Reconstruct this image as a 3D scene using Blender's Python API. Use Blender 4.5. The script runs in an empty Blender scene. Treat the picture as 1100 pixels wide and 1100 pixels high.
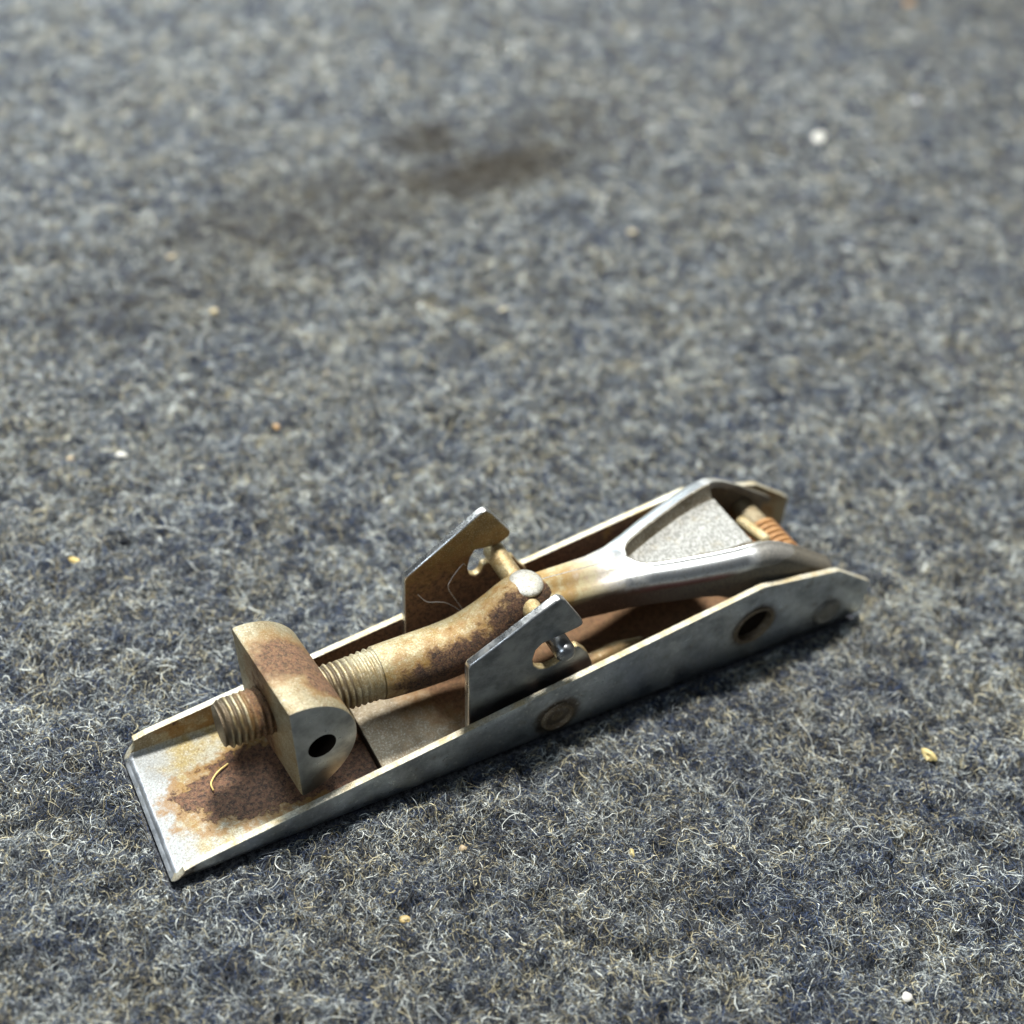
import bpy, bmesh, math, random
import numpy as np
from mathutils import Vector, Matrix

S = 0.001                      # everything below is written in millimetres
scene = bpy.context.scene
C = scene.collection
random.seed(7)
rng = np.random.default_rng(11)

# ------------------------------------------------------------------ camera
cam_d = bpy.data.cameras.new('camera')
cam = bpy.data.objects.new('camera', cam_d)
C.objects.link(cam)
cam.matrix_world = (Matrix.Translation(Vector((-16.9, -102.2, 169.3)) * S)
                    @ Matrix.Rotation(math.radians(-33.2), 4, 'Z')
                    @ Matrix.Rotation(math.radians(47.0), 4, 'X')
                    @ Matrix.Rotation(math.radians(6.8), 4, 'Z'))
cam_d.sensor_width = 36.0
cam_d.lens = 36.0 * 1385 / 1100
cam_d.clip_start = 0.005
cam_d.clip_end = 20.0
cam_d.dof.use_dof = True
cam_d.dof.focus_distance = 0.193
cam_d.dof.aperture_fstop = 11.0
scene.camera = cam

# ------------------------------------------------------------------ world
world = bpy.data.worlds.new('World')
scene.world = world
world.use_nodes = True
wb = world.node_tree.nodes['Background']
wb.inputs[0].default_value = (0.74, 0.82, 0.90, 1)
wb.inputs[1].default_value = 0.09

# ------------------------------------------------------------------ lamps
def area(name, pos, target, size, power, col):
    d = bpy.data.lights.new(name, 'AREA')
    d.shape = 'DISK'; d.size = size; d.energy = power; d.color = col
    o = bpy.data.objects.new(name, d); C.objects.link(o)
    o.location = Vector(pos)
    o.rotation_euler = (Vector(target) - Vector(pos)).to_track_quat('-Z', 'Y').to_euler()
    return o
LT = Vector((0.06, 0.012, 0.0))
def dirv(az, el):   # az measured from +x towards +y
    a, e = math.radians(az), math.radians(el)
    return Vector((math.cos(e) * math.cos(a), math.cos(e) * math.sin(a), math.sin(e)))
area('work_lamp', LT + dirv(62, 74) * 0.75, LT, 0.11, 12.0, (1.0, 0.985, 0.945))
area('cool_side_fill', LT + dirv(198, 40) * 0.42, LT, 0.18, 0.36, (0.76, 0.88, 1.0))  # added cool fill on near walls and left carpet; no real source
area('far_carpet_fill', (0.02, 0.56, 0.30), (0.10, 0.25, 0.0), 0.16, 4.4, (0.84, 0.94, 1.0))  # added fill to brighten the far carpet; no real fixture

scene.view_settings.view_transform = 'Standard'
scene.view_settings.look = 'None'
scene.view_settings.exposure = 0.0
scene.view_settings.gamma = 1.0
scene.view_settings.use_curve_mapping = False
scene.cycles.use_denoising = True
scene.cycles.max_bounces = 6

# ------------------------------------------------------------------ material helper
class Mat:
    def __init__(self, name):
        self.m = bpy.data.materials.new(name); self.m.use_nodes = True
        self.t = self.m.node_tree; self.n = self.t.nodes; self.l = self.t.links
        self.b = self.n['Principled BSDF']
        tc = self.n.new('ShaderNodeTexCoord')
        mp = self.n.new('ShaderNodeVectorMath'); mp.operation = 'SCALE'
        mp.inputs[3].default_value = 1000.0
        self.l.new(tc.outputs['Object'], mp.inputs[0])
        self.co = mp.outputs[0]            # object coordinates in millimetres
        sp = self.n.new('ShaderNodeSeparateXYZ'); self.l.new(self.co, sp.inputs[0])
        self.x, self.y, self.z = sp.outputs
    def put(self, s, v):
        if isinstance(v, bpy.types.NodeSocket): self.l.new(v, s)
        else:
            if hasattr(s.default_value, '__len__') and not hasattr(v, '__len__'): v = (v, v, v, 1)
            if hasattr(s.default_value, '__len__') and len(s.default_value) == 4 and len(v) == 3: v = (*v, 1)
            s.default_value = v
    def math(self, op, a, b=0.0, c=0.0, clamp=False):
        n = self.n.new('ShaderNodeMath'); n.operation = op; n.use_clamp = clamp
        for i, v in enumerate((a, b, c)): self.put(n.inputs[i], v)
        return n.outputs[0]
    def noise(self, scale, detail=4, rough=0.55, off=(0, 0, 0), stretch=(1, 1, 1), dist=0.0):
        mp = self.n.new('ShaderNodeMapping'); self.l.new(self.co, mp.inputs[0])
        mp.inputs['Location'].default_value = off; mp.inputs['Scale'].default_value = stretch
        n = self.n.new('ShaderNodeTexNoise'); self.l.new(mp.outputs[0], n.inputs['Vector'])
        n.inputs['Scale'].default_value = scale; n.inputs['Detail'].default_value = detail
        n.inputs['Roughness'].default_value = rough; n.inputs['Distortion'].default_value = dist
        return n.outputs[0]
    def ss(self, v, a, b):              # smooth step from a to b
        n = self.n.new('ShaderNodeMapRange'); n.interpolation_type = 'SMOOTHSTEP'
        self.put(n.inputs[0], v); n.inputs[1].default_value = a; n.inputs[2].default_value = b
        return n.outputs[0]
    def mix(self, f, a, b):
        n = self.n.new('ShaderNodeMix'); n.data_type = 'RGBA'
        self.put(n.inputs[0], f); self.put(n.inputs[6], a); self.put(n.inputs[7], b)
        return n.outputs[2]
    def blob(self, c, r, noise, amp, soft=0.15):   # 1 inside an ellipsoid whose edge the noise frays
        s = None
        for ax, cc, rr in zip((self.x, self.y, self.z), c, r):
            if rr is None: continue
            d = self.math('DIVIDE', self.math('SUBTRACT', ax, cc), rr)
            d = self.math('MULTIPLY', d, d)
            s = d if s is None else self.math('ADD', s, d)
        s = self.math('SQRT', s)
        s = self.math('ADD', s, self.math('MULTIPLY', self.math('SUBTRACT', noise, 0.5), amp))
        return self.ss(s, 1 + soft, 1 - soft)
    def mx(self, *a):
        o = a[0]
        for b in a[1:]: o = self.math('MAXIMUM', o, b)
        return o
    def bump(self, h, dist, strength=1.0):
        n = self.n.new('ShaderNodeBump'); n.inputs['Distance'].default_value = dist * S
        n.inputs['Strength'].default_value = strength
        self.put(n.inputs['Height'], h); self.l.new(n.outputs[0], self.b.inputs['Normal'])
    def out(self, col, rough, metal):
        self.put(self.b.inputs['Base Color'], col)
        self.put(self.b.inputs['Roughness'], rough)
        self.put(self.b.inputs['Metallic'], metal)
        return self.m

RUST_D = (0.040, 0.022, 0.018); RUST_M = (0.19, 0.095, 0.055); RUST_O = (0.25, 0.125, 0.022)
CREAM = (0.52, 0.49, 0.37); TAN = (0.36, 0.28, 0.11)

def tarnished(name, rust=(), base=CREAM, base2=TAN, metal=0.45, grime=0.5, rough=0.5, soft=0.05, amount=1.0, groove=False):
    """yellowed zinc plate; rust = list of (centre, radii) blobs, painted shade on some parts"""
    k = Mat(name)
    n1 = k.noise(0.35, 5, 0.6); n2 = k.noise(1.6, 4, 0.65, (7, 3, 1)); n3 = k.noise(5.5, 3, 0.7, (1, 9, 4))
    col = k.mix(k.ss(n1, 0.38, 0.66), base, base2)
    col = k.mix(k.math('MULTIPLY', k.ss(n2, 0.52, 0.72), grime), col, (0.20, 0.14, 0.075))
    col = k.mix(k.math('MULTIPLY', k.ss(n3, 0.60, 0.70), 0.55), col, (0.10, 0.07, 0.045))
    col = k.mix(k.math('MULTIPLY', k.ss(n3, 0.40, 0.30), 0.4), col, (0.8, 0.76, 0.66))
    if name == 'yellowed_plate_with_rust':      # clean silver strip along the open end
        col = k.mix(k.ss(k.math('ADD', k.x, k.math('MULTIPLY', k.math('SUBTRACT', n1, 0.5), 7.0)), 7.5, 2.5), col, (0.33, 0.35, 0.35))
    n4 = k.noise(3.6, 3, 0.75, (5, 5, 5))
    col = k.mix(k.math('MULTIPLY', k.ss(n4, 0.50, 0.64), 0.45 * grime + 0.18), col, (0.17, 0.13, 0.075))
    col = k.mix(k.math('MULTIPLY', k.ss(n4, 0.46, 0.36), 0.35), col, (0.78, 0.76, 0.68))
    if groove:      # dirt packed in the thread grooves
        dy = k.math('SUBTRACT', k.y, 12.5)
        dz = k.math('SUBTRACT', k.z, k.math('SUBTRACT', 16.73, k.math('MULTIPLY', k.x, 0.035)))
        rr = k.math('SQRT', k.math('ADD', k.math('MULTIPLY', dy, dy), k.math('MULTIPLY', dz, dz)))
        col = k.mix(k.math('MULTIPLY', k.ss(rr, 3.80, 3.60), 0.92), col, (0.085, 0.060, 0.035))
    mask = None; halo = None
    for c, r in rust:
        ne = k.noise(0.5, 6, 0.62, (c[0], c[1], 0))
        a = k.blob(c, r, ne, 1.5, soft); h = k.blob(c, [v and v * 1.26 for v in r], ne, 1.5, soft + 0.1)
        mask = a if mask is None else k.mx(mask, a); halo = h if halo is None else k.mx(halo, h)
    ro = k.math('ADD', rough, k.math('MULTIPLY', k.math('SUBTRACT', n2, 0.5), 0.4))
    me = metal
    if mask is not None:
        dk = 0.5 if name == 'rust_pitted_rod' else 1.0
        rc = k.mix(k.ss(n2, 0.35, 0.65), tuple(v * dk for v in RUST_D), tuple(v * dk for v in RUST_M))
        rc = k.mix(k.math('MULTIPLY', k.ss(n3, 0.57, 0.70), 0.75), rc, tuple(v * dk for v in (0.36, 0.25, 0.155)))
        col = k.mix(k.math('MULTIPLY', halo, 0.8), col, RUST_O)
        col = k.mix(k.math('MULTIPLY', mask, k.math('SUBTRACT', amount, k.math('MULTIPLY', k.ss(n4, 0.5, 0.35), 1.6 - 1.2 * amount))), col, rc)
        ro = k.math('MAXIMUM', ro, k.math('MULTIPLY', mask, 0.85))
        me = k.math('MULTIPLY', k.math('SUBTRACT', 1.0, k.mx(mask, k.math('MULTIPLY', halo, 0.7))), metal)
        hb = k.math('ADD', k.math('ADD', k.math('MULTIPLY', n3, 0.5), k.math('MULTIPLY', n4, 0.6)), k.math('MULTIPLY', k.math('MULTIPLY', mask, k.noise(3.0, 4, 0.7)), 1.6))
    else:
        hb = n3
    k.bump(hb, 0.13, 1.0)
    return k.out(col, ro, me)

def chrome(name, col=(0.50, 0.53, 0.55), rough=0.28, dirt=0.5, metal=1.0, rings=False):
    k = Mat(name)
    n1 = k.noise(0.22, 5, 0.65); n2 = k.noise(2.4, 4, 0.7, (3, 3, 3)); n3 = k.noise(0.6, 5, 0.6, (9, 1, 4))
    scr = k.noise(2.0, 2, 0.5, (0, 0, 0), (0.25, 3, 3))
    c = k.mix(k.ss(n1, 0.35, 0.7), col, tuple(v * 0.62 for v in col))
    c = k.mix(k.math('MULTIPLY', k.ss(n3, 0.55, 0.75), dirt), c, (0.23, 0.20, 0.15))
    c = k.mix(k.math('MULTIPLY', k.ss(n2, 0.60, 0.72), 0.5 * dirt), c, (0.62, 0.60, 0.54))
    if rings:       # brown stain bled round the riveted and pressed spots
        b = k.mx(k.blob((63.2, 0, 5.6), (4.1, None, 4.1), n3, 0.5, 0.18), k.math('MULTIPLY', k.blob((101.4, 0, 9.7), (4.7, None, 4.7), n3, 0.4, 0.15), 0.8),
                 k.math('MULTIPLY', k.blob((118.3, 0, 5.2), (3.4, None, 3.4), n3, 1.0, 0.3), 0.5), k.math('MULTIPLY', k.blob((1, 0, 3), (2.6, None, 2.8), n3, 1.2, 0.2), 0.9))
        c = k.mix(k.math('MULTIPLY', b, 0.85), c, (0.10, 0.065, 0.035))
        c = k.mix(k.math('MULTIPLY', k.ss(k.noise(3.0, 4, 0.75, (2, 2, 2)), 0.58, 0.68), 0.65), c, (0.10, 0.09, 0.07))
        c = k.mix(k.math('MULTIPLY', k.ss(k.noise(1.1, 5, 0.75, (8, 2, 5)), 0.56, 0.66), 0.55), c, (0.80, 0.82, 0.80))
    ro = k.math('ADD', rough, k.math('MULTIPLY', k.ss(n1, 0.4, 0.7), 0.25))
    ro = k.math('ADD', ro, k.math('MULTIPLY', k.math('SUBTRACT', n2, 0.5), 0.25), clamp=True)
    me = k.math('SUBTRACT', metal, k.math('MULTIPLY', k.ss(n3, 0.55, 0.75), 0.5 * dirt))
    k.bump(k.math('ADD', k.math('MULTIPLY', n2, 0.6), k.math('MULTIPLY', scr, 0.5)), 0.03, 0.8)
    return k.out(c, ro, me)

def plain(name, col, rough=0.6, metal=0.0, sc=1.0, var=0.35, spec=None):
    k = Mat(name)
    n = k.noise(sc, 4, 0.6)
    c = k.mix(n, tuple(v * (1 - var) for v in col), tuple(min(1, v * (1 + var)) for v in col))
    k.bump(n, 0.08, 0.6)
    if spec is not None: k.b.inputs['Specular IOR Level'].default_value = spec
    return k.out(c, rough, metal)

M = {}
M['outer'] = chrome('worn_chrome_plate', (0.50, 0.54, 0.57), 0.30, 0.7, rings=True)
M['lip'] = chrome('polished_lip', (0.88, 0.92, 0.96), 0.36, 0.1)
M['floor'] = tarnished('yellowed_plate_with_rust', [((19, 11.5, 1), (13.5, 6.2, None)), ((33, 9, 1), (9, 8, None))], (0.37, 0.355, 0.27), (0.35, 0.27, 0.10), metal=0.2, rough=0.6, grime=0.8)
M['inwall'] = tarnished('shade_darkened_inner_wall', [((62, 25, 8), (46, 4, 12)), ((75, 0, 8), (42, 4, 12))], (0.36, 0.30, 0.18), (0.24, 0.18, 0.09), metal=0.3, rough=0.6)  # blobs paint the channel's inner shade into the wall colour
M['rim'] = tarnished('highlight_cream_edge', [], (0.66, 0.64, 0.53), (0.58, 0.48, 0.28), 0.5, 0.45, 0.42)  # top edges coloured lighter to paint the highlight along them
M['bracket'] = tarnished('grimy_tan_plate_with_shade', [((58, 16, 2), (12, 9, None)), ((98, 12, 2), (36, 17, None))],  # the wide blob paints the shade under the lever
                         (0.25, 0.21, 0.14), (0.15, 0.11, 0.06), 0.3, 0.9, 0.5, 0.3, 0.8)
M['tab'] = chrome('dull_steel_tab', (0.34, 0.36, 0.37), 0.36, 0.25)
M['tabin'] = tarnished('shade_browned_tab_inside', [((53, 22, 12), (17, None, 11)), ((64, 4, 6), (9, None, 4))], (0.25, 0.20, 0.09), (0.13, 0.10, 0.045), 0.6, 0.6, 0.4, 0.4, 0.95)  # low blob paints the shade on the far tab's inner face
M['tabedge'] = chrome('scraped_tab_edge', (0.78, 0.78, 0.76), 0.25, 0.5)
M['nut'] = tarnished('rust_stained_nut', [((24, 14.5, 26), (6, 4.2, None)), ((27, 9, 22), (2.6, 2.5, None))],
                     (0.34, 0.30, 0.19), (0.25, 0.19, 0.09), 0.4, 0.8, 0.48, 0.3, 0.9)
M['nutface'] = chrome('smooth_steel_face', (0.48, 0.50, 0.50), 0.30, 0.25)
M['hole'] = plain('shade_black', (0.015, 0.010, 0.007), 0.9, spec=0.1)  # near-black colour painting shade in holes and on plate ends
M['thread'] = tarnished('yellowed_thread', [((19, 12, 16), (2.6, 9, 9))], (0.44, 0.39, 0.25), (0.32, 0.24, 0.11), 0.5, 0.6, 0.42, 0.3, 0.8, True)
M['rod'] = tarnished('rust_pitted_rod', [((54, 7.9, 15.0), (14.5, 5.2, 5.2)), ((62, 8.8, 20.0), (8, 5.2, 6.0))], (0.40, 0.35, 0.20), (0.28, 0.19, 0.06), 0.35, 0.6, 0.5, 0.16, 1.0)
M['pin'] = tarnished('dirty_pin', [((62, 14, 21), (3, 2, 4))], (0.46, 0.38, 0.20), (0.36, 0.24, 0.09), 0.5, 0.8, 0.35)
M['spring'] = tarnished('rusty_orange_wire', [], (0.56, 0.29, 0.10), (0.40, 0.19, 0.06), 0.2, 0.3, 0.5)
M['peg'] = tarnished('pale_yellow_pin', [], (0.58, 0.48, 0.26), (0.46, 0.34, 0.14), 0.3, 0.5, 0.4)

def lever_mat():
    k = Mat('chrome_lever_with_grime')
    n1 = k.noise(0.4, 5, 0.6); n2 = k.noise(2.2, 4, 0.65, (7, 3, 1)); n3 = k.noise(6.0, 3, 0.7, (1, 9, 4))
    ch = k.mix(k.ss(n2, 0.45, 0.7), (0.80, 0.83, 0.84), (0.62, 0.63, 0.60))
    # yellow tarnish near the knuckle fades into clean chrome on the paddle
    f = k.ss(k.math('ADD', k.x, k.math('MULTIPLY', k.math('SUBTRACT', n1, 0.5), 16)), 84, 70)
    tan = k.mix(k.ss(n1, 0.4, 0.6), (0.44, 0.38, 0.22), (0.33, 0.21, 0.07))
    tan = k.mix(k.math('MULTIPLY', k.ss(n3, 0.58, 0.68), 0.6), tan, (0.16, 0.08, 0.04))
    c = k.mix(f, ch, tan)
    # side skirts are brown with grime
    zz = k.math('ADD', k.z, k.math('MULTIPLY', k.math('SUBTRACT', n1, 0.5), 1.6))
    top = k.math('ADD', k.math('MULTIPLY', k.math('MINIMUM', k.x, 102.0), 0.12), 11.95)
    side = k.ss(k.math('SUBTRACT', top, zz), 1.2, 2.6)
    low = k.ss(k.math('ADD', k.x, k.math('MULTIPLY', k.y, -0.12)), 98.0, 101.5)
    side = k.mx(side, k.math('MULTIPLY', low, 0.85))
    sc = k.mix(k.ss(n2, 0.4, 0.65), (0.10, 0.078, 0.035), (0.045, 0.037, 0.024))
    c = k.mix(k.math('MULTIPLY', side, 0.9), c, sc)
    nr = k.math('MULTIPLY', k.ss(k.x, 92, 74), k.ss(zz, 21.3, 19.3))
    c = k.mix(nr, c, k.mix(k.ss(n3, 0.4, 0.66), (0.045, 0.025, 0.018), (0.22, 0.12, 0.07)))
    # thin red paint streak under the near chrome rim
    red = k.math('MULTIPLY', k.math('MULTIPLY', k.ss(k.x, 78, 84), k.ss(k.x, 98, 94)), k.ss(k.y, 10.5, 9.5))
    dz = k.math('SUBTRACT', top, k.z)
    red = k.math('MULTIPLY', red, k.math('MULTIPLY', k.ss(dz, 1.2, 1.9), k.ss(dz, 3.2, 2.3)))
    c = k.mix(k.math('MULTIPLY', red, k.math('ADD', 0.35, k.math('MULTIPLY', n1, 0.6))), c, (0.16, 0.02, 0.022))
    dirty = k.mx(k.math('MULTIPLY', f, 0.95), k.math('MULTIPLY', side, 0.9), nr)
    ro = k.math('ADD', k.math('ADD', 0.34, k.math('MULTIPLY', dirty, 0.3)), k.math('MULTIPLY', k.math('SUBTRACT', n2, 0.5), 0.15))
    k.bump(k.math('MULTIPLY', n3, k.math('ADD', dirty, 0.2)), 0.14, 0.9)
    return k.out(c, ro, k.math('SUBTRACT', 1.0, k.math('MULTIPLY', dirty, 0.9)))
M['lever'] = lever_mat()

def recess_mat():
    k = Mat('grainy_recess')
    n = k.noise(1.9, 4, 0.7, (4, 4, 0), (1.5, 0.9, 1)); n1 = k.noise(0.5, 4, 0.6)
    c = k.mix(k.ss(n, 0.42, 0.60), (0.22, 0.22, 0.20), (0.46, 0.46, 0.43))
    c = k.mix(k.math('MULTIPLY', k.ss(n1, 0.5, 0.75), 0.4), c, (0.34, 0.28, 0.16))
    k.bump(n, 0.30, 1.0)
    return k.out(c, 0.5, 0.15)
M['recess'] = recess_mat()
M['recside'] = tarnished('recess_wall_shade', [], (0.15, 0.135, 0.10), (0.09, 0.075, 0.05), 0.5, 0.5, 0.4)  # recess walls and crease coloured dark to paint their shade

# ------------------------------------------------------------------ mesh helpers
def link(name, me, mats, parent=None, smooth=35):
    o = bpy.data.objects.new(name, me); C.objects.link(o)
    for m in (mats if isinstance(mats, (list, tuple)) else [mats]): me.materials.append(m)
    if smooth:
        me.shade_smooth(); me.set_sharp_from_angle(angle=math.radians(smooth))
    if parent: o.parent = parent
    return o

def mesh_from(name, V, F, mi=None):
    me = bpy.data.meshes.new(name)
    me.from_pydata([tuple(c * S for c in v) for v in V], [], F)
    if mi is not None:
        for p, i in zip(me.polygons, mi): p.material_index = i
    me.update()
    bm = bmesh.new(); bm.from_mesh(me); bmesh.ops.recalc_face_normals(bm, faces=bm.faces); bm.to_mesh(me); bm.free()
    return me

def bake(o):            # apply the modifiers of o into its mesh
    dg = bpy.context.evaluated_depsgraph_get(); dg.update()
    me = bpy.data.meshes.new_from_object(o.evaluated_get(dg))
    o.modifiers.clear(); o.data = me
    return o

def bevel(o, w, seg=2, ang=40):
    b = o.modifiers.new('bevel', 'BEVEL'); b.width = w * S; b.segments = seg
    b.limit_method = 'ANGLE'; b.angle_limit = math.radians(ang)
    return o

def cut(o, cutters):
    for c in cutters:
        b = o.modifiers.new('cut', 'BOOLEAN'); b.operation = 'DIFFERENCE'; b.object = c; b.solver = 'EXACT'
        b.material_mode = 'INDEX'
    bake(o)
    for c in cutters: bpy.data.objects.remove(c, do_unlink=True)
    return o

def frame(d):
    d = Vector(d).normalized()
    u = d.cross(Vector((0, 0, 1)));
    if u.length < 1e-3: u = Vector((1, 0, 0))
    u.normalize(); return u, d.cross(u)

def tube(path, rad, seg=16, cap=True, off=0):
    V, F = [], []
    P = [Vector(p) for p in path]; n = len(P)
    rad = rad if hasattr(rad, '__len__') else [rad] * n
    for i in range(n):
        d = (P[min(i + 1, n - 1)] - P[max(i - 1, 0)]).normalized()
        u, v = frame(d)
        for k in range(seg):
            a = 2 * math.pi * k / seg
            V.append(P[i] + (u * math.cos(a) + v * math.sin(a)) * rad[i])
    for i in range(n - 1):
        for k in range(seg):
            a, b = i * seg + k, i * seg + (k + 1) % seg
            F.append((a + off, b + off, b + seg + off, a + seg + off))
    if cap:
        F.append(tuple(off + k for k in reversed(range(seg)))); F.append(tuple(off + (n - 1) * seg + k for k in range(seg)))
    return V, F

def cyl(a, b, r, seg=32, mat=None, name='cutter'):
    V, F = tube([a, b], r, seg)
    o = link(name, mesh_from(name, V, F, [3] * len(F)), [M['hole']] * 4)
    return o

def smooth_path(pts, n=8):     # Catmull-Rom through points of any dimension
    P = [np.array(p, float) for p in pts]; P = [2 * P[0] - P[1]] + P + [2 * P[-1] - P[-2]]
    out = []
    for i in range(1, len(P) - 2):
        for k in range(n):
            t = k / n; a, b, c, d = P[i - 1:i + 3]
            out.append(0.5 * (2 * b + (c - a) * t + (2 * a - 5 * b + 4 * c - d) * t * t + (3 * b - a - 3 * c + d) * t ** 3))
    out.append(P[-2]); return out

def plate(name, poly, y0, y1, mats, parent, bev=0.25, front=0, back=1, edge=2, ntop=0):
    """a polygon in x,z given thickness in y; front = face at the low y"""
    n = len(poly)
    V = [(x, y0, z) for x, z in poly] + [(x, y1, z) for x, z in poly]
    F = [tuple(range(n)), tuple(reversed(range(n, 2 * n)))] + [(i, (i + 1) % n, n + (i + 1) % n, n + i) for i in range(n)]
    en = [edge if (i < ntop or i > n - 2) else edge + 1 for i in range(n)] if ntop else [edge] * n
    o = link(name, mesh_from(name, V, F, [front, back] + en), mats, parent)
    return bake(bevel(o, bev, 2, 30))

# ------------------------------------------------------------------ the latch
latch = bpy.data.objects.new('toggle_latch', None); C.objects.link(latch)
latch['label'] = 'rusty chrome toggle latch with threaded rod in a metal channel on the grey carpet'
latch['category'] = 'latch'

W = 25.0; T = 1.05
def hgt(x, far):
    a = (4.3 + 0.160 * x) if far else (3.0 + 0.160 * x)
    if x > 101: 
        a = np.interp(x, [101, 118, 124.5], [a if x <= 101 else ((4.3 if far else 3.0) + .16 * 101), 16.0, 9.4])
    return float(a)
def channel():
    xs = sorted(set([0, .12, .3, .55, .8, 1.0, 1.6, 2.2, 3.2, 4.2] + list(np.arange(6, 118, 2.5)) + [99.5, 101, 102.5, 116.5, 118, 119.5, 121, 122.5, 124.5]))
    def g(z): return float(np.interp(z, [0, 1, 2.4, 9.4, 20], [0, 2.2, 3.2, 2.8, 2.8]))
    def ring(s):
        hn, hf = hgt(s, 0), hgt(s, 1)
        def path(t, ro):
            r = ro - t; pts = []
            for k in range(6): pts.append((t, hn + (ro - hn) * k / 6.0))
            for k in range(6):
                a = math.pi + math.pi / 2 * k / 5; pts.append((ro + r * math.cos(a), ro + r * math.sin(a)))
            for k in range(1, 12): pts.append((ro + (W - 2 * ro) * k / 12, t))
            for k in range(6):
                a = -math.pi / 2 + math.pi / 2 * k / 5; pts.append((W - ro + r * math.cos(a), ro + r * math.sin(a)))
            for k in range(1, 7): pts.append((W - t, ro + (hf - ro) * k / 6.0))
            return pts
        o = path(0, 2.0); i = path(T, 2.0)
        pts = o + i[::-1]
        res = []
        for y, z in pts:
            x = s
            if s < 4.2: x += 1.9 * min(1, max(0, z - .4) / 2.2) * (1 - s / 4.2)
            if s > 118: x += g(z) * (s - 118) / 6.5
            zz = z - (0.75 * (1 - math.sqrt(1 - (1 - s / 1.0) ** 2)) if s < 1.0 and T - .1 < z < T + .1 else 0)
            res.append((x, y, zz))
        return res, len(o)
    V, F, mi = [], [], []
    rings = [ring(s) for s in xs]; n = len(rings[0][0]); no = rings[0][1]
    for r, _ in rings: V += r
    for i in range(len(xs) - 1):
        for k in range(n):
            k2 = (k + 1) % n
            F.append((i * n + k, i * n + k2, (i + 1) * n + k2, (i + 1) * n + k))
            mi.append(0 if k < no - 1 else (2 if k in (no - 1, n - 1) else (4 if (k < no + 7 or k > n - 9) else (5 if xs[i] < 0.7 else 1))))
    last = (len(xs) - 1) * n
    for k in range(no - 1):         # end caps as strips of quads
        F.append((k, k + 1, n - 2 - k, n - 1 - k)); mi.append(5 if 8 < k < no - 10 else 2)
        F.append((last + k, last + k + 1, last + n - 2 - k, last + n - 1 - k)); mi.append(2)
    o = link('channel', mesh_from('channel', V, F, mi), [M['outer'], M['floor'], M['rim'], M['hole'], M['inwall'], M['lip']], latch)
    cut(o, [cyl((101.4, -3, 9.7), (101.4, 4, 9.7), 3.8), cyl((101.4, 21, 9.7), (101.4, 28, 9.7), 3.8)])
    bake(bevel(o, 0.22, 2, 50))
    o.data.shade_smooth(); o.data.set_sharp_from_angle(angle=math.radians(35))
    return o
ch = channel()

def lathe_y(name, prof, c, mats, parent, sx=1.0, seg=40, sign=-1):
    """profile of (radius, outward) turned round an axis along y"""
    V, F = [], []
    for r, h in prof:
        for k in range(seg):
            a = 2 * math.pi * k / seg
            V.append((c[0] + r * math.cos(a) * sx, c[1] + sign * h, c[2] + r * math.sin(a)))
    for i in range(len(prof) - 1):
        for k in range(seg):
            a, b = i * seg + k, i * seg + (k + 1) % seg
            F.append((a, b, b + seg, a + seg))
    F.append(tuple(range(seg))); F.append(tuple((len(prof) - 1) * seg + k for k in range(seg)))
    return link(name, mesh_from(name, V, F), mats, parent)
RIV = tarnished('browned_rivet', [], (0.20, 0.15, 0.09), (0.12, 0.08, 0.045), 0.5, 0.5, 0.45)
RIV2 = chrome('pressed_rivet', (0.34, 0.33, 0.30), 0.4, 0.8)
for side, y, sg in (('n', 0.0, -1), ('f', W, 1)):
    lathe_y('rivet', [(3.0, -0.2), (3.0, 0.15), (2.8, 0.5), (2.45, 0.55), (2.15, 0.12), (2.0, -0.1), (1.6, -0.12), (0.6, 0.12), (0.1, 0.14)], (63.2, y, 5.6), RIV, ch, sign=sg)
    lathe_y('rivet', [(2.9, -0.1), (2.9, 0.1), (2.6, 0.45), (2.2, 0.40), (1.8, 0.08), (0.5, 0.04), (0.1, 0.04)], (118.6, y, 5.5), RIV2, ch, sign=sg)
    # rolled eyelet lining the open hole
    V, F = [], []
    prof = [(4.2, 0.05), (4.05, 0.30), (3.75, 0.36), (3.45, 0.2), (3.35, -1.2), (3.72, -1.2), (3.72, 0.0)]
    seg = 40
    for r, h in prof:
        for k in range(seg):
            a = 2 * math.pi * k / seg; V.append((101.4 + r * math.cos(a), y + sg * h, 9.7 + r * math.sin(a)))
    for i in range(len(prof)):
        for k in range(seg):
            j = (i + 1) % len(prof); F.append((i * seg + k, i * seg + (k + 1) % seg, j * seg + (k + 1) % seg, j * seg + k))
    eo = link('eyelet', mesh_from('eyelet', V, F), RIV, ch)
    lathe_y('hole_shade_disk', [(3.4, -1.15), (3.4, -1.05), (0.1, -1.02)], (101.4, y, 9.7), M['hole'], eo, sign=sg)  # added near-black disk, paints the shade inside the eyelet

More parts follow.
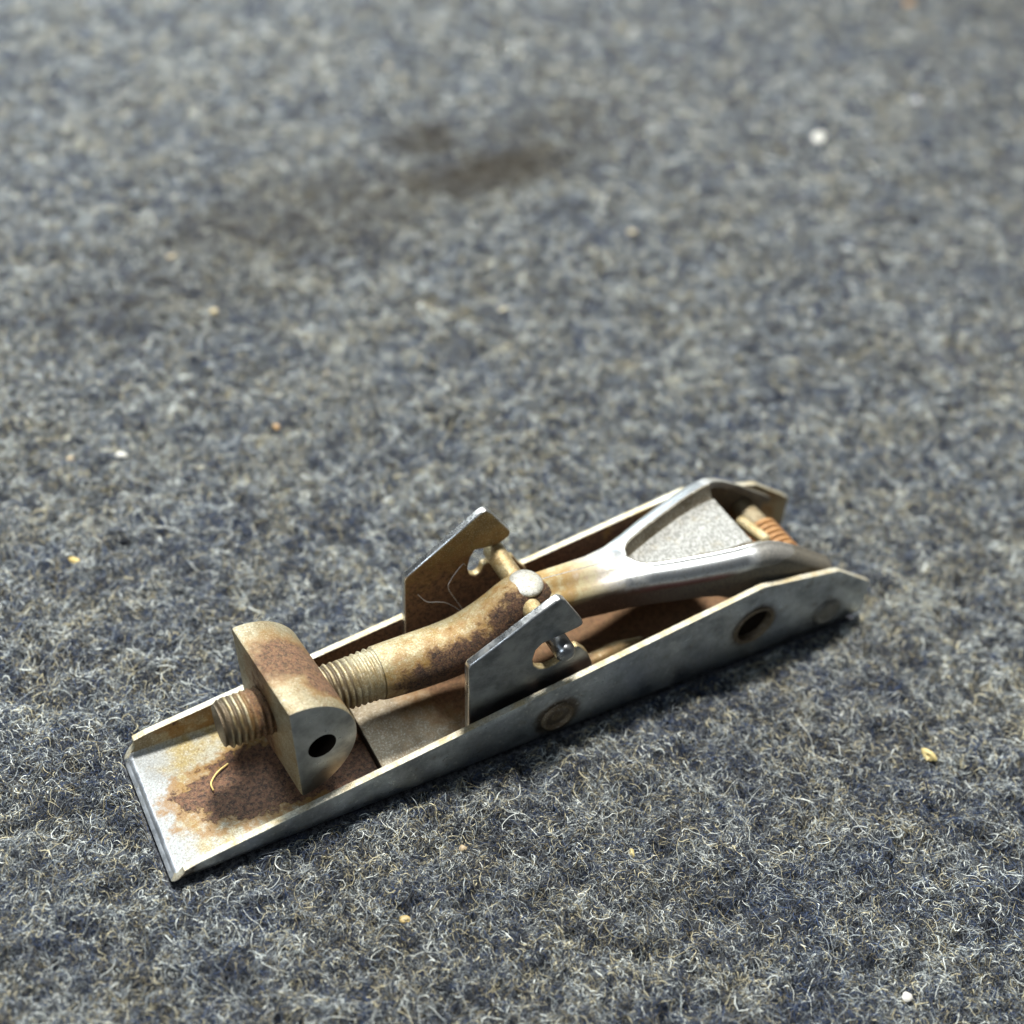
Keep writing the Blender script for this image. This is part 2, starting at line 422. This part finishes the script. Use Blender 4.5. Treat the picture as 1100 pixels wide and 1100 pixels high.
# ------------------------------------------------------------------ inner bracket
def bracket():
    # base plate bent up a little along both sides
    y0, y1 = 1.25, 23.75; V, F = [], []
    xs = list(np.linspace(34.4, 122, 36)); prof = []
    for k in range(5):
        a = math.pi + math.pi / 2 * k / 4; prof.append((y0 + 1.8 + 1.8 * math.cos(a), 1.15 + 1.8 + 1.8 * math.sin(a)))
    for k in range(1, 8): prof.append((y0 + 1.8 + (y1 - y0 - 3.6) * k / 8, 1.15))
    for k in range(5):
        a = -math.pi / 2 + math.pi / 2 * k / 4; prof.append((y1 - 1.8 + 1.8 * math.cos(a), 1.15 + 1.8 + 1.8 * math.sin(a)))
    c = (12.5, 12)
    inn = []
    for k, (y, z) in enumerate(prof):
        if k < 5:
            a = math.pi + math.pi / 2 * k / 4; inn.append((y0 + 1.8 + .7 * math.cos(a), 2.95 + .7 * math.sin(a)))
        elif k < 12: inn.append((y, 2.25))
        else:
            a = -math.pi / 2 + math.pi / 2 * (k - 12) / 4; inn.append((y1 - 1.8 + .7 * math.cos(a), 2.95 + .7 * math.sin(a)))
    loop = prof + inn[::-1]; n = len(loop); no = len(prof)
    for x in xs:
        for q, (y, z) in enumerate(loop): V.append((x, y, z + (0.0 if q < no else (1.0 if z < 3.2 else 0.5))))
    for i in range(len(xs) - 1):
        for k in range(n): F.append((i * n + k, i * n + (k + 1) % n, (i + 1) * n + (k + 1) % n, (i + 1) * n + k))
    L = (len(xs) - 1) * n
    for k in range(no - 1):
        F.append((k, k + 1, n - 2 - k, n - 1 - k)); F.append((L + k, L + k + 1, L + n - 2 - k, L + n - 1 - k))
    mi = [0] * (len(F) - 2 * (no - 1)) + [1] * (2 * (no - 1))  # end faces near-black, painting the shade at the plate's step
    o = link('inner_bracket', mesh_from('inner_bracket', V, F, mi), [M['bracket'], M['hole']], latch)
    bake(bevel(o, 0.15, 1, 50))
    near = [(47.2, 22.4), (47.6, 23.1), (61.0, 31.0), (61.9, 31.2), (62.9, 30.4), (66.5, 24.7), (66.9, 23.6), (66.4, 23.1), (63.9, 22.7), (61.6, 22.5),
            (59.8, 22.2), (58.8, 21.2), (58.5, 19.2), (58.9, 17.5), (59.9, 16.3), (61.3, 15.7), (62.8, 15.8), (64.4, 16.8), (65.5, 18.3), (66.8, 18.4),
            (68.7, 16.1), (70.1, 12.9), (70.8, 9.0), (71.2, 3.0), (48.6, 3.0)]
    far = [(46.2, 22.6), (46.6, 23.4), (58.9, 32.4), (59.9, 32.6), (61.0, 31.5), (64.7, 26.3), (64.6, 25.2), (62.8, 24.2), (60.5, 24.2), (58.4, 24.5),
           (57.7, 23.0), (57.4, 20.8), (57.9, 19.2), (59.0, 18.5), (59.9, 19.0), (60.2, 20.4), (63.5, 20.6), (66.0, 20.0), (66.8, 18.4), (68.7, 16.1), (70.1, 12.9), (70.8, 9.0),
           (71.2, 3.0), (46.9, 3.0)]
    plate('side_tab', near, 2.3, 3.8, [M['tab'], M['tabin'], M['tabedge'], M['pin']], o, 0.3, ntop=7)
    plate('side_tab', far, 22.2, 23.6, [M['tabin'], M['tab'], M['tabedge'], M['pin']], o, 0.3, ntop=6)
    return o
br = bracket()
# pressed rib and a bent leaf on the bracket floor under the lever
V, F = tube([(66, 8.5, 2.6), (72, 8.6, 3.6), (80, 8.8, 3.9), (88, 9.0, 2.6)], [0.8, 2.0, 2.0, 0.8], 16)
link('pressed_rib', mesh_from('pressed_rib', V, F), M['bracket'], br)
V, F = tube([(67, 5.2, 7.2), (72, 5.4, 8.4), (78, 5.8, 8.6), (83, 6.4, 8.0)], [1.0, 1.5, 1.4, 0.6], 14)
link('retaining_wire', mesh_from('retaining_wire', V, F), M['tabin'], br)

# ------------------------------------------------------------------ barrel nut
def nut():
    n = 30; R = 9.7; cx, cz = 19.9, 16.2
    poly = [(cx, cz + R)] + [(cx + R * 1.03 * math.sin(math.pi * k / n), cz + R * math.cos(math.pi * k / n)) for k in range(1, n)] + [(cx, cz - R)]
    o = plate('barrel_nut', poly, 3.0, 22.4, [M['nutface'], M['nut'], M['nut'], M['hole']], latch, 0.5, 0, 1, 2)
    o = cut(o, [cyl((24.1, -2, 16.1), (24.1, 7.0, 16.1), 2.25)])
    P0 = Vector((20.5, 3.0, 16.2)) * S      # it sits a little askew on the rod
    o.data.transform(Matrix.Translation(P0 + Vector((0.35, 0, -0.65)) * S) @ Matrix.Rotation(math.radians(4.5), 4, 'Z') @ Matrix.Rotation(math.radians(-2.5), 4, 'X')
                     @ Matrix.Rotation(math.radians(-3.5), 4, 'Y') @ Matrix.Translation(-P0))
    o.data.shade_smooth(); o.data.set_sharp_from_angle(angle=math.radians(40))
    return o
nut()

# ------------------------------------------------------------------ threaded rod
def thread():
    pitch, seg, per = 0.98, 48, 8
    x0, x1 = 12.2, 37.6; n = int((x1 - x0) / pitch * per); V, F = [], []
    for i in range(n + 1):
        x = x0 + (x1 - x0) * i / n
        ax = Vector((x, 12.5, 16.3 - (x - 12.2) * 0.035))
        for k in range(seg):
            a = 2 * math.pi * k / seg
            ph = ((x - x0) / pitch - a / (2 * math.pi)) % 1.0
            tri = 1 - abs(2 * ph - 1)
            tri = min(1, max(0, (tri - .12) / .70))
            r = 3.52 + 0.33 * tri * (0.8 + 0.4 * math.sin(i * .7 + k * .5) * math.sin(k * .26))
            r *= min(1.0, 0.86 + (x - x0) * 0.12)
            r += min(.4, max(0, x - 30) * 0.05)
            V.append((ax.x, ax.y + r * math.cos(a), ax.z + r * math.sin(a)))
    for i in range(n):
        for k in range(seg):
            a, b = i * seg + k, i * seg + (k + 1) % seg; F.append((a, b, b + seg, a + seg))
    F.append(tuple(range(seg))); F.append(tuple(n * seg + k for k in range(seg)))
    return link('threaded_section', mesh_from('threaded_section', V, F), M['thread'], None, 60)
def rod():
    pts = smooth_path([(37.3, 12.5, 15.4, 4.05), (37.6, 12.5, 15.4, 4.25), (43, 12.5, 15.2, 4.45), (48, 12.5, 15.2, 4.5), (52, 12.5, 15.7, 4.5), (55.5, 12.6, 17.2, 4.3),
                       (58.5, 12.7, 19.2, 4.05), (61.5, 12.8, 20.8, 4.1), (63.8, 12.8, 21.0, 3.6), (65.8, 12.8, 20.4, 2.8), (68, 12.8, 19.6, 1.6)], 6)
    V, F = tube([p[:3] for p in pts], [p[3] for p in pts], 40)
    o = link('rod', mesh_from('rod', V, F), M['rod'], latch, 60)
    th = thread(); th.parent = o
    return o
rd = rod()
# domed boss on top of the knuckle
bm = bmesh.new(); bmesh.ops.create_uvsphere(bm, u_segments=32, v_segments=20, radius=1)
for v in bm.verts: v.co = Vector((v.co.x * 2.7 + 62.6, v.co.y * 2.9 + 12.9, v.co.z * 1.0 + 24.1)) * S
me = bpy.data.meshes.new('knuckle_boss'); bm.to_mesh(me); bm.free()
link('knuckle_boss', me, tarnished('scuffed_boss', [], (0.56, 0.57, 0.54), (0.44, 0.43, 0.36), 0.5, 0.6, 0.4), rd)

def pin(name, a, b, r, mat, parent, dome=True, seg=24):
    A, B = Vector(a), Vector(b); d = (B - A).normalized(); P = []; R = []
    if dome:
        for k in range(6):
            t = math.pi / 2 * k / 6; P.append(A - d * r * math.cos(t) * 0.8 + d * 0); R.append(max(.02, r * math.sin(t)))
    P.append(A); R.append(r); P.append(B); R.append(r)
    if dome:
        for k in range(5, -1, -1):
            t = math.pi / 2 * k / 6; P.append(B + d * r * math.cos(t) * 0.8); R.append(max(.02, r * math.sin(t)))
    V, F = tube(P, R, seg)
    return link(name, mesh_from(name, V, F), mat, parent, 50)
pin('cross_pin', (62.6, 11.0, 21.6), (62.3, 22.9, 22.3), 1.75, M['pin'], latch)
V_pin = pin('pin_head', (63.2, 0.9, 20.3), (63.2, 5.2, 20.3), 1.65, chrome('steel_pin_head', (0.42, 0.43, 0.44), 0.25, 0.3), latch)
pin('pin_end', (61.7, 8.4, 22.3), (61.9, 12.0, 22.0), 1.6, M['peg'], latch)

# ------------------------------------------------------------------ lever
def lever():
    kx = [63, 66, 70, 76, 80, 84, 88, 92, 95, 98, 101, 103.5, 106, 110, 114, 117, 119]
    kw = [3.3, 3.8, 4.0, 4.3, 4.9, 6.0, 7.3, 8.4, 9.2, 9.9, 10.4, 10.7, 10.85, 10.9, 10.9, 10.9, 10.9]
    kt = [22.6, 22.5, 22.2, 21.8, 21.9, 22.4, 22.9, 23.4, 23.8, 24.2, 24.6, 24.6, 23.6, 21.2, 18.4, 16.4, 15.0]
    kb = [19, 17.4, 16.0, 15.2, 15.4, 15.8, 16.2, 16.4, 16.2, 15.0, 7.0, 5, 5, 5, 5, 5, 5]
    yc0 = 12.9
    xs = list(np.linspace(63, 70, 8)) + list(np.linspace(71, 102.6, 64)) + [103.2] + list(np.linspace(104, 119, 18))
    V, F, mi = [], [], []
    m_rim = None
    nv = None
    for x in xs:
        w = np.interp(x, kx, kw); t = np.interp(x, kx, kt); b = np.interp(x, kx, kb)
        yc = np.interp(x, [63, 80, 104], [12.8, 12.9, 12.5])
        rimw = 3.2; sl = 1.3
        wi = max(0.02, (w - rimw))
        lead = min(1.0, max(0, (x - 81.6) / 3.0)); lead = math.sqrt(1 - (1 - lead) ** 2)
        wi = 0.05 + (wi - 0.05) * lead
        wb_ = max(0.03, wi - sl * lead - 0.6 * max(0, (x - 95) / 8))
        dep = 1.9 * min(1, max(0, (x - 81.6) / 1.0))
        er = min(2.3, w * 0.45)
        half = []                           # from the bottom of the skirt to the centre line
        for k in range(5): half.append((w - 0.15 * (1 - k / 5), b + (t - er - b) * k / 5, 0))
        for k in range(7):
            a = math.pi / 2 * k / 6; half.append((w - er + er * math.cos(a), t - er + er * math.sin(a), 0))
        crown = np.interp(x, [63, 76, 81.6, 84], [1.6, 1.2, .5, .3])
        for k in range(1, 4):
            f = k / 3.0; yy = (w - er) + (wi + .05 + .30 * min(1, dep) - (w - er)) * f
            half.append((yy, t + crown * math.sin(f * math.pi / 2) * (1 if x < 81.6 else 1), 0))
        zc = t + crown
        half.append((wi, zc - 0.06 * min(1, dep), 1 if dep > 0 else 0))
        half.append((wi * .9 + wb_ * .1, zc - dep * 0.35, 1))
        half.append((wb_ + (wi - wb_) * .22, zc - dep * 1.12, 1)); half.append((wb_, zc - dep * 0.96, 1))
        for k in range(1, 6): half.append((wb_ * (1 - k / 5.0), zc - dep, 2))
        full = [(yc - y, z, m) for y, z, m in half] + [(yc + y, z, m) for y, z, m in half[-2::-1]]
        nv = len(full)
        for y, z, m in full: V.append((x, y, z))
    hl = len(half); mats = [h[2] for h in half]
    for i in range(len(xs) - 1):
        for k in range(nv - 1):
            kk = k if k < hl - 1 else nv - 2 - k
            mm = mats[kk + 1]
            if xs[i] > 102.5 and mm > 0: continue
            if xs[i] > 103.9 and kk > 14: continue
            F.append((i * nv + k, i * nv + k + 1, (i + 1) * nv + k + 1, (i + 1) * nv + k)); mi.append(mm)
    me = mesh_from('lever', V, F, mi)
    bm = bmesh.new(); bm.from_mesh(me)
    bmesh.ops.delete(bm, geom=[v for v in bm.verts if not v.link_faces], context='VERTS')
    # every face should look outward: up or sideways away from the centre line
    up = sum(f.normal.z * f.calc_area() for f in bm.faces)
    if up < 0: bmesh.ops.reverse_faces(bm, faces=bm.faces)
    bm.to_mesh(me); bm.free()
    o = link('lever', me, [M['lever'], M['recside'], M['recess']], latch, 38)
    s = o.modifiers.new('solid', 'SOLIDIFY'); s.thickness = 1.2 * S; s.offset = -1; s.use_even_offset = False
    bake(o); bake(bevel(o, 0.2, 2, 55))
    o.data.shade_smooth(); o.data.set_sharp_from_angle(angle=math.radians(42))
    return o
lv = lever()

# spring coiled between the lever arms, and the pins it sits on
def spring():
    P = []; turns, r = 7.0, 3.7
    for i in range(int(turns * 28) + 1):
        t = i / (turns * 28); a = t * turns * 2 * math.pi
        y = 15.2 - 8.6 * t
        P.append((112.4 + r * math.cos(a), y, 13.0 + r * math.sin(a)))
    P = [(106, 15.4, 7)] + P + [(106, 6.4, 7)]
    V, F = tube(P, 0.50, 10)
    return link('spring', mesh_from('spring', V, F), M['spring'], latch, 60)
spring()
pin('pivot_pin', (113.5, 1.3, 13.4), (113.5, 23.7, 13.4), 2.3, M['inwall'], latch, False)
pin('peg', (107.8, 15.4, 18.0), (108.3, 9.6, 18.7), 1.1, M['peg'], latch)

# ------------------------------------------------------------------ carpet
def vn(x, y, sc, seed):
    r = np.random.default_rng(seed); G = r.random((256, 256)).astype(np.float32)
    u, v = x / sc + 1000, y / sc + 1000
    i, j = np.floor(u).astype(int), np.floor(v).astype(int)
    fu, fv = u - i, v - j; fu = fu * fu * (3 - 2 * fu); fv = fv * fv * (3 - 2 * fv)
    g = lambda a, b: G[a % 256, b % 256]
    return (g(i, j) * (1 - fu) + g(i + 1, j) * fu) * (1 - fv) + (g(i, j + 1) * (1 - fu) + g(i + 1, j + 1) * fu) * fv
def carpet_z(x, y):
    z = (vn(x, y, 5.5, 1) - .5) * 0.9 + (vn(x, y, 2.3, 2) - .5) * 2.1 + (vn(x, y, 1.1, 3) - .5) * 0.9
    # pressed flat under and round the channel
    dx = np.maximum(np.maximum(-x, x - 127), 0); dy = np.maximum(np.maximum(-y, y - 25), 0)
    d = np.sqrt(dx * dx + dy * dy); f = np.clip(d / 1.8, 0, 1)
    return (z + 0.25) * f + (-0.75) * (1 - f)

def carpet_ground():
    xs = np.concatenate([np.linspace(-900, -60, 16), np.arange(-59, 190, 0.75), np.linspace(192, 1200, 120)])
    ys = np.concatenate([np.linspace(-700, -92, 14), np.arange(-91, 150, 0.75), np.linspace(152, 420, 110), np.linspace(440, 1300, 14)])
    X, Y = np.meshgrid(xs, ys, indexing='ij'); Z = carpet_z(X, Y) - 0.15
    nx, ny = X.shape
    co = np.stack([X, Y, Z], -1).reshape(-1, 3) * S
    idx = np.arange(nx * ny).reshape(nx, ny)
    f = np.stack([idx[:-1, :-1], idx[1:, :-1], idx[1:, 1:], idx[:-1, 1:]], -1).reshape(-1, 4)
    me = bpy.data.meshes.new('carpet')
    me.vertices.add(len(co)); me.vertices.foreach_set('co', co.astype(np.float32).ravel())
    me.loops.add(f.size); me.loops.foreach_set('vertex_index', f.ravel().astype(np.int32))
    me.polygons.add(len(f)); me.polygons.foreach_set('loop_start', np.arange(0, f.size, 4, dtype=np.int32))
    me.update(calc_edges=True); me.shade_smooth()
    k = Mat('felt_carpet')
    n1 = k.noise(0.28, 4, 0.6); n2 = k.noise(1.1, 4, 0.7, (3, 1, 0)); n3 = k.noise(3.2, 3, 0.7, (8, 2, 0)); n4 = k.noise(0.02, 3, 0.5, (1, 1, 0))
    c = k.mix(k.ss(n2, 0.38, 0.64), (0.018, 0.020, 0.026), (0.13, 0.135, 0.145))
    c = k.mix(k.math('MULTIPLY', k.ss(n1, 0.52, 0.66), 0.5), c, (0.055, 0.07, 0.12))
    c = k.mix(k.math('MULTIPLY', k.ss(n3, 0.56, 0.68), 0.7), c, (0.34, 0.33, 0.29))
    c = k.mix(stain_nodes(k), c, (0.045, 0.036, 0.022))
    k.bump(k.math('ADD', n3, n2), 0.5, 1.0)
    k.b.inputs['Specular IOR Level'].default_value = 0.15
    o = link('carpet', me, k.out(c, 0.95, 0.0), None, 0)
    o['kind'] = 'structure'
    return o

STAINS = [((141, 168), (38, 13), 8, .9), ((131, 189), (14, 13), 20, .75), ((88, 163), (56, 24), 6, .5), ((168, 186), (34, 16), 20, .4), ((45, 142), (40, 20), 0, .3)]
def stain_nodes(k):
    tot = None; n = k.noise(0.06, 5, 0.6, (5, 5, 0))
    for (cx, cy), (rx, ry), ang, s in STAINS:
        a = math.radians(ang)
        dx = k.math('SUBTRACT', k.x, cx); dy = k.math('SUBTRACT', k.y, cy)
        u = k.math('ADD', k.math('MULTIPLY', dx, math.cos(a) / rx), k.math('MULTIPLY', dy, math.sin(a) / rx))
        v = k.math('SUBTRACT', k.math('MULTIPLY', dy, math.cos(a) / ry), k.math('MULTIPLY', dx, math.sin(a) / ry))
        d = k.math('SQRT', k.math('ADD', k.math('MULTIPLY', u, u), k.math('MULTIPLY', v, v)))
        d = k.math('ADD', d, k.math('MULTIPLY', k.math('SUBTRACT', n, 0.5), 0.8))
        m = k.math('MULTIPLY', k.ss(d, 1.35, 0.25), s)
        tot = m if tot is None else k.mx(tot, m)
    return tot
carpet_ground()

def wool(N, K, near, L_, R_, w_, lift_, light):
    """N random starts thinned to `near` fibres per square mm close by, fewer where they are far off"""
    camp = np.array([-16.9, -102.2, 169.3])
    x = rng.uniform(-75, 420, N); y = rng.uniform(-95, 340, N)
    d = np.sqrt((x - camp[0]) ** 2 + (y - camp[1]) ** 2 + camp[2] ** 2)
    dens = near * np.minimum(1, (200.0 / d) ** 2.6)
    keep = rng.random(N) < dens / (N / (495.0 * 435.0))
    a = math.radians(-33.2); fx, fy = -math.sin(a), math.cos(a)
    fw = (x - camp[0]) * fx + (y - camp[1]) * fy; sd = (x - camp[0]) * fy - (y - camp[1]) * fx
    keep &= (np.abs(sd) < 0.50 * d + 12) & (fw > 40)
    keep &= ~((x > -0.3) & (x < 126.5) & (y > -0.3) & (y < 25.3))
    x, y, d = x[keep], y[keep], d[keep]; n = len(x)
    far = np.clip(d / 200.0, 1, 2.2)
    rad = np.exp(rng.normal(math.log(R_), 0.6, n)) * far; L = np.clip(rng.gamma(3.0, L_ / 3.0, n), .5, 10) * far ** .8
    L = np.minimum(L, rad * 4.2)
    sgn = np.where(rng.random(n) < .5, 1, -1)
    w = np.clip(rng.lognormal(math.log(w_), 0.35, n), 0.015, 0.075) * far
    base = carpet_z(x, y); lift = rng.gamma(2.0, lift_, n) + 0.03
    ph = rng.uniform(0, 2 * np.pi, n)
    P = np.zeros((n, K, 3)); cx, cy = x.copy(), y.copy(); h = rng.uniform(0, 2 * np.pi, n)
    for k in range(K):
        t = k / (K - 1)
        P[:, k, 0] = cx; P[:, k, 1] = cy
        P[:, k, 2] = carpet_z(cx, cy) * .75 + base * .25 + 0.02 + lift * np.sin(np.pi * t) + 0.08 * np.sin(ph + 7 * t)
        st = L / (K - 1)
        cx = cx + st * np.cos(h); cy = cy + st * np.sin(h)
        h = h + sgn * st / rad * (0.4 + 1.2 * np.sin(ph + 4 * t)) + rng.normal(0, .2, n)
    ins = ((P[:, :, 0] > -0.1) & (P[:, :, 0] < 127.0) & (P[:, :, 1] > -0.1) & (P[:, :, 1] < 25.1)).any(1)
    P = P[~ins]; w = w[~ins]; x = x[~ins]; y = y[~ins]; n = len(P)
    D = np.zeros_like(P); D[:, 1:-1] = P[:, 2:] - P[:, :-2]; D[:, 0] = P[:, 1] - P[:, 0]; D[:, -1] = P[:, -1] - P[:, -2]
    D /= np.linalg.norm(D, axis=2, keepdims=True) + 1e-9
    up = rng.normal(0, 0.5, (n, 1, 3)) + np.array([0, -0.3, 1.0])
    Wd = np.cross(D, np.broadcast_to(up, D.shape)); Wd /= np.linalg.norm(Wd, axis=2, keepdims=True) + 1e-9
    N3 = np.cross(Wd, D)
    ww = w[:, None, None] * np.sqrt(np.sin(np.linspace(0.12, np.pi - 0.12, K)))[None, :, None]
    co = np.stack([P + Wd * ww, P + N3 * ww * 1.1, P - Wd * ww], 2).reshape(-1, 3) * S
    b = (np.arange(n) * K * 3)[:, None, None] + (np.arange(K - 1) * 3)[None, :, None]
    f = np.concatenate([np.concatenate([b, b + 1, b + 4, b + 3], 2).reshape(-1, 4), np.concatenate([b + 1, b + 2, b + 5, b + 4], 2).reshape(-1, 4)], 0)
    # wool dye: each fibre has one colour, mixed in tufts and soft drifts
    pal = np.array([[.014, .016, .022], [.045, .052, .068], [.035, .058, .125], [.15, .16, .175], [.36, .38, .38], [.86, .86, .80], [.60, .52, .34], [.22, .18, .11]])
    s1 = np.clip(2.6 * (.55 * vn(x, y, 2.3, 21) + .45 * vn(x, y, 1.1, 22) - .5) + light, -1, 1.2)
    s2 = vn(x, y, 8.0, 23) - .5; s3 = vn(x, y, 3.5, 24) - .5
    pr = np.stack([.24 - .30 * s1, .22 - .10 * s1, .14 + .30 * s2 - .05 * s1, .16 + .08 * s1, .12 + .20 * s1, .06 + .13 * s1, .07 - .10 * s2 + .10 * s3, .06 - .05 * s2], 1)
    pr = np.clip(pr, 0.004, None); pr /= pr.sum(1, keepdims=True)
    ci = (rng.random(n)[:, None] > np.cumsum(pr, 1)).sum(1).clip(0, 7)
    col = pal[ci] * rng.uniform(.7, 1.35, (n, 1)) * np.array([.82, .86, .86])
    return co, f, np.repeat(col, K * 3, 0)

def fibres():
    a = wool(3600000, 6, 15.0, 1.9, 0.75, .036, .16, 0.0)        # short matted pile
    b = wool(500000, 11, 0.8, 4.6, 1.6, .025, .30, 0.2)        # loose curly hairs on top
    co = np.concatenate([a[0], b[0]]); f = np.concatenate([a[1], b[1] + len(a[0])]); col = np.concatenate([a[2], b[2]])
    print('fibre faces', len(f))
    me = bpy.data.meshes.new('carpet_fibres')
    me.vertices.add(len(co)); me.vertices.foreach_set('co', co.astype(np.float32).ravel())
    me.loops.add(f.size); me.loops.foreach_set('vertex_index', f.ravel().astype(np.int32))
    me.polygons.add(len(f)); me.polygons.foreach_set('loop_start', np.arange(0, f.size, 4, dtype=np.int32))
    me.update(calc_edges=True); me.shade_smooth()
    at = me.color_attributes.new('dye', 'FLOAT_COLOR', 'POINT')
    cc = np.ones((len(co), 4), np.float32); cc[:, :3] = col
    at.data.foreach_set('color', cc.ravel())
    k = Mat('wool_fibre')
    a = k.n.new('ShaderNodeAttribute'); a.attribute_name = 'dye'
    c = k.mix(stain_nodes(k), a.outputs['Color'], (0.035, 0.028, 0.018))
    k.b.inputs['Specular IOR Level'].default_value = 0.35
    o = link('carpet_fibres', me, k.out(c, 0.55, 0.0), None, 0)
    o['kind'] = 'stuff'
    o['label'] = 'curly blue grey wool pile of the carpet'
fibres()

# ------------------------------------------------------------------ crumbs lying on the carpet
def crumb(name, label, cat, x, y, size, col, rot=0, z=None, group=None, seed=0, rough=0.5):
    r = random.Random(seed * 13 + 5)
    bm = bmesh.new(); bmesh.ops.create_icosphere(bm, subdivisions=3, radius=0.5)
    offs = [(r.uniform(-1, 1), r.uniform(-1, 1), r.uniform(-1, 1), r.uniform(.3, .5)) for _ in range(9)]
    for v in bm.verts:
        n = v.co.normalized(); s = 1
        for ox, oy, oz, c in offs:
            dd = n.dot(Vector((ox, oy, oz)).normalized())
            if dd > c + .25: s -= (dd - c - .25) * .75
        v.co = Vector((n.x * size[0] * s, n.y * size[1] * s, n.z * size[2] * s)) * 0.5 * S
    me = bpy.data.meshes.new(name); bm.to_mesh(me); bm.free()
    o = link(name, me, plain(name + '_surface', tuple(c * .68 for c in col), rough, 0, 2.0, 0.4), None, 30)
    zz = float(carpet_z(np.array([x]), np.array([y]))[0]) + 0.35 + size[2] * .25 if z is None else z
    o.location = Vector((x, y, zz)) * S
    o.rotation_euler = (math.radians(r.uniform(-14, 14)), math.radians(r.uniform(-14, 14)), math.radians(rot))
    o['label'] = label; o['category'] = cat
    if group: o['group'] = group
    return o
YEL = (0.66, 0.50, 0.20); WHT = (0.85, 0.83, 0.76); TANC = (0.60, 0.46, 0.28)
crumb('pebble', 'bright white round speck far back on the right of the carpet', 'speck', 239.8, 153, (5.0, 4.4, 3.6), (0.9, 0.88, 0.78), seed=1)
crumb('seed', 'thin yellow seed husk lying on the carpet left of the latch', 'seed', 4.1, 69.5, (3.6, 1.3, .7), (0.80, 0.60, 0.18), -33, seed=2)
crumb('wood_chip', 'yellow wood chip standing on the carpet right of the latch', 'chip', 117.5, -30.1, (2.0, 3.4, 1.6), (0.82, 0.66, 0.28), 10, seed=3)
crumb('wood_chip', 'small yellow chip on the carpet below the channel\'s left end', 'chip', 27.8, -19, (2.3, 1.4, .9), YEL, -30, seed=4)
crumb('wood_chip', 'tiny yellow crumb on the carpet in front of the middle of the channel', 'crumb', 63.4, -23.7, (1.3, 1.5, .8), (0.72, 0.60, 0.26), 0, seed=5)
crumb('grit', 'tiny tan crumb on the carpet just below the channel, between the nut and the rivet', 'crumb', 40.2, -12.5, (1.6, 1.2, .9), TANC, 10, seed=6)
crumb('grit', 'white crumb at the bottom edge of the picture, right of centre', 'crumb', 86.2, -60.5, (1.9, 1.7, 1.2), WHT, 20, seed=7)
crumb('grit', 'tan crumb on the carpet at the far left, left of two pale ones', 'crumb', 10.9, 96.6, (1.7, 2.0, 1.0), (0.72, 0.56, 0.34), 0, seed=8)
crumb('grit', 'pale flat fleck on the carpet left, right beside a tan crumb', 'crumb', 19.7, 92.9, (3.0, 1.6, 1.0), (0.8, 0.78, 0.7), -20, seed=9)
crumb('grit', 'blurred yellow speck under the left end of the dark stain', 'crumb', 51.5, 131.3, (2.4, 2.0, 1.2), (0.75, 0.62, 0.36), 0, seed=10)
crumb('grit', 'blurred tan speck inside the left end of the dark stain', 'crumb', 50, 157.3, (2.2, 1.8, 1.2), (0.66, 0.54, 0.34), 0, seed=11)
crumb('grit', 'blurred pale speck in the middle of the carpet, between the stain and the far tab', 'crumb', 112.1, 108.7, (2.2, 1.4, 1.0), (0.74, 0.66, 0.46), 0, seed=12)
crumb('grit', 'orange tan crumb on the carpet above the barrel nut', 'crumb', 49.8, 88.9, (1.4, 1.6, .9), (0.68, 0.42, 0.18), 0, seed=13)
crumb('grit', 'dark brown crumb near the top edge of the carpet', 'crumb', 262.2, 235.6, (3.2, 3.2, 2.0), (0.06, 0.035, 0.02), 0, seed=14)
crumb('grit', 'blurred orange speck at the top right edge of the carpet', 'crumb', 336.8, 222.9, (5.0, 3.4, 2.0), (0.72, 0.45, 0.22), 0, seed=15)
crumb('grit', 'blurred pale crumb above the dark stain', 'crumb', 140, 232.8, (3.0, 2.6, 1.6), (0.66, 0.58, 0.42), 0, seed=16)
crumb('grit', 'blurred sandy crumb on the carpet behind the lever, right of the stain', 'crumb', 159.3, 127.6, (3.0, 2.0, 1.4), (0.70, 0.60, 0.40), 0, seed=17)
crumb('grit', 'small tan crumb left of the far tab, beside a brownish patch', 'crumb', 66.8, 103.2, (1.5, 1.3, .9), (0.66, 0.55, 0.38), 0, seed=18)
crumb('pebble', 'small shiny grey speck right of and above the bright white speck', 'speck', 284.8, 160.2, (3.4, 3.2, 2.6), (0.75, 0.76, 0.78), 0, seed=19, rough=.25)

def strand(name, label, pts, r, col):
    P = smooth_path(pts, 8); V, F = tube([tuple(p) for p in P], r, 8)
    o0 = P[0]
    V = [Vector(v) - Vector(o0) for v in V]
    o = link(name, mesh_from(name, V, F), plain(name + '_fibre', col, 0.5), None, 60)
    o.location = Vector(o0) * S
    o['label'] = label; o['category'] = 'fibre'
strand('curled_fibre', 'short curled yellow fibre lying on the rust patch in the channel',
       [(13.9, 16.0, 1.5), (12.1, 15.2, 1.6), (11.0, 14.4, 1.5), (10.3, 13.4, 1.6), (10.3, 12.3, 1.45)], 0.14, (0.75, 0.55, 0.18))
strand('lint_hair', 'fine grey lint hair in front of the far tab, the one with a flat run',
       [(48.2, 21.5, 19.4), (49.4, 20.6, 18.1), (51.2, 20.2, 17.6), (52.7, 20, 16.9), (54.9, 19.6, 14.6), (56.0, 18.6, 12.2)], 0.05, (0.5, 0.5, 0.5))
strand('lint_hair', 'fine grey lint hair hanging in an S curve below the hole of the far tab',
       [(56.6, 21.6, 22.4), (55.6, 21.0, 23.6), (53.6, 20.6, 21.6), (52.9, 20.2, 20.2), (54.1, 20, 17.4), (55.2, 19.6, 15.2), (56.0, 18.9, 12.8)], 0.045, (0.5, 0.5, 0.5))
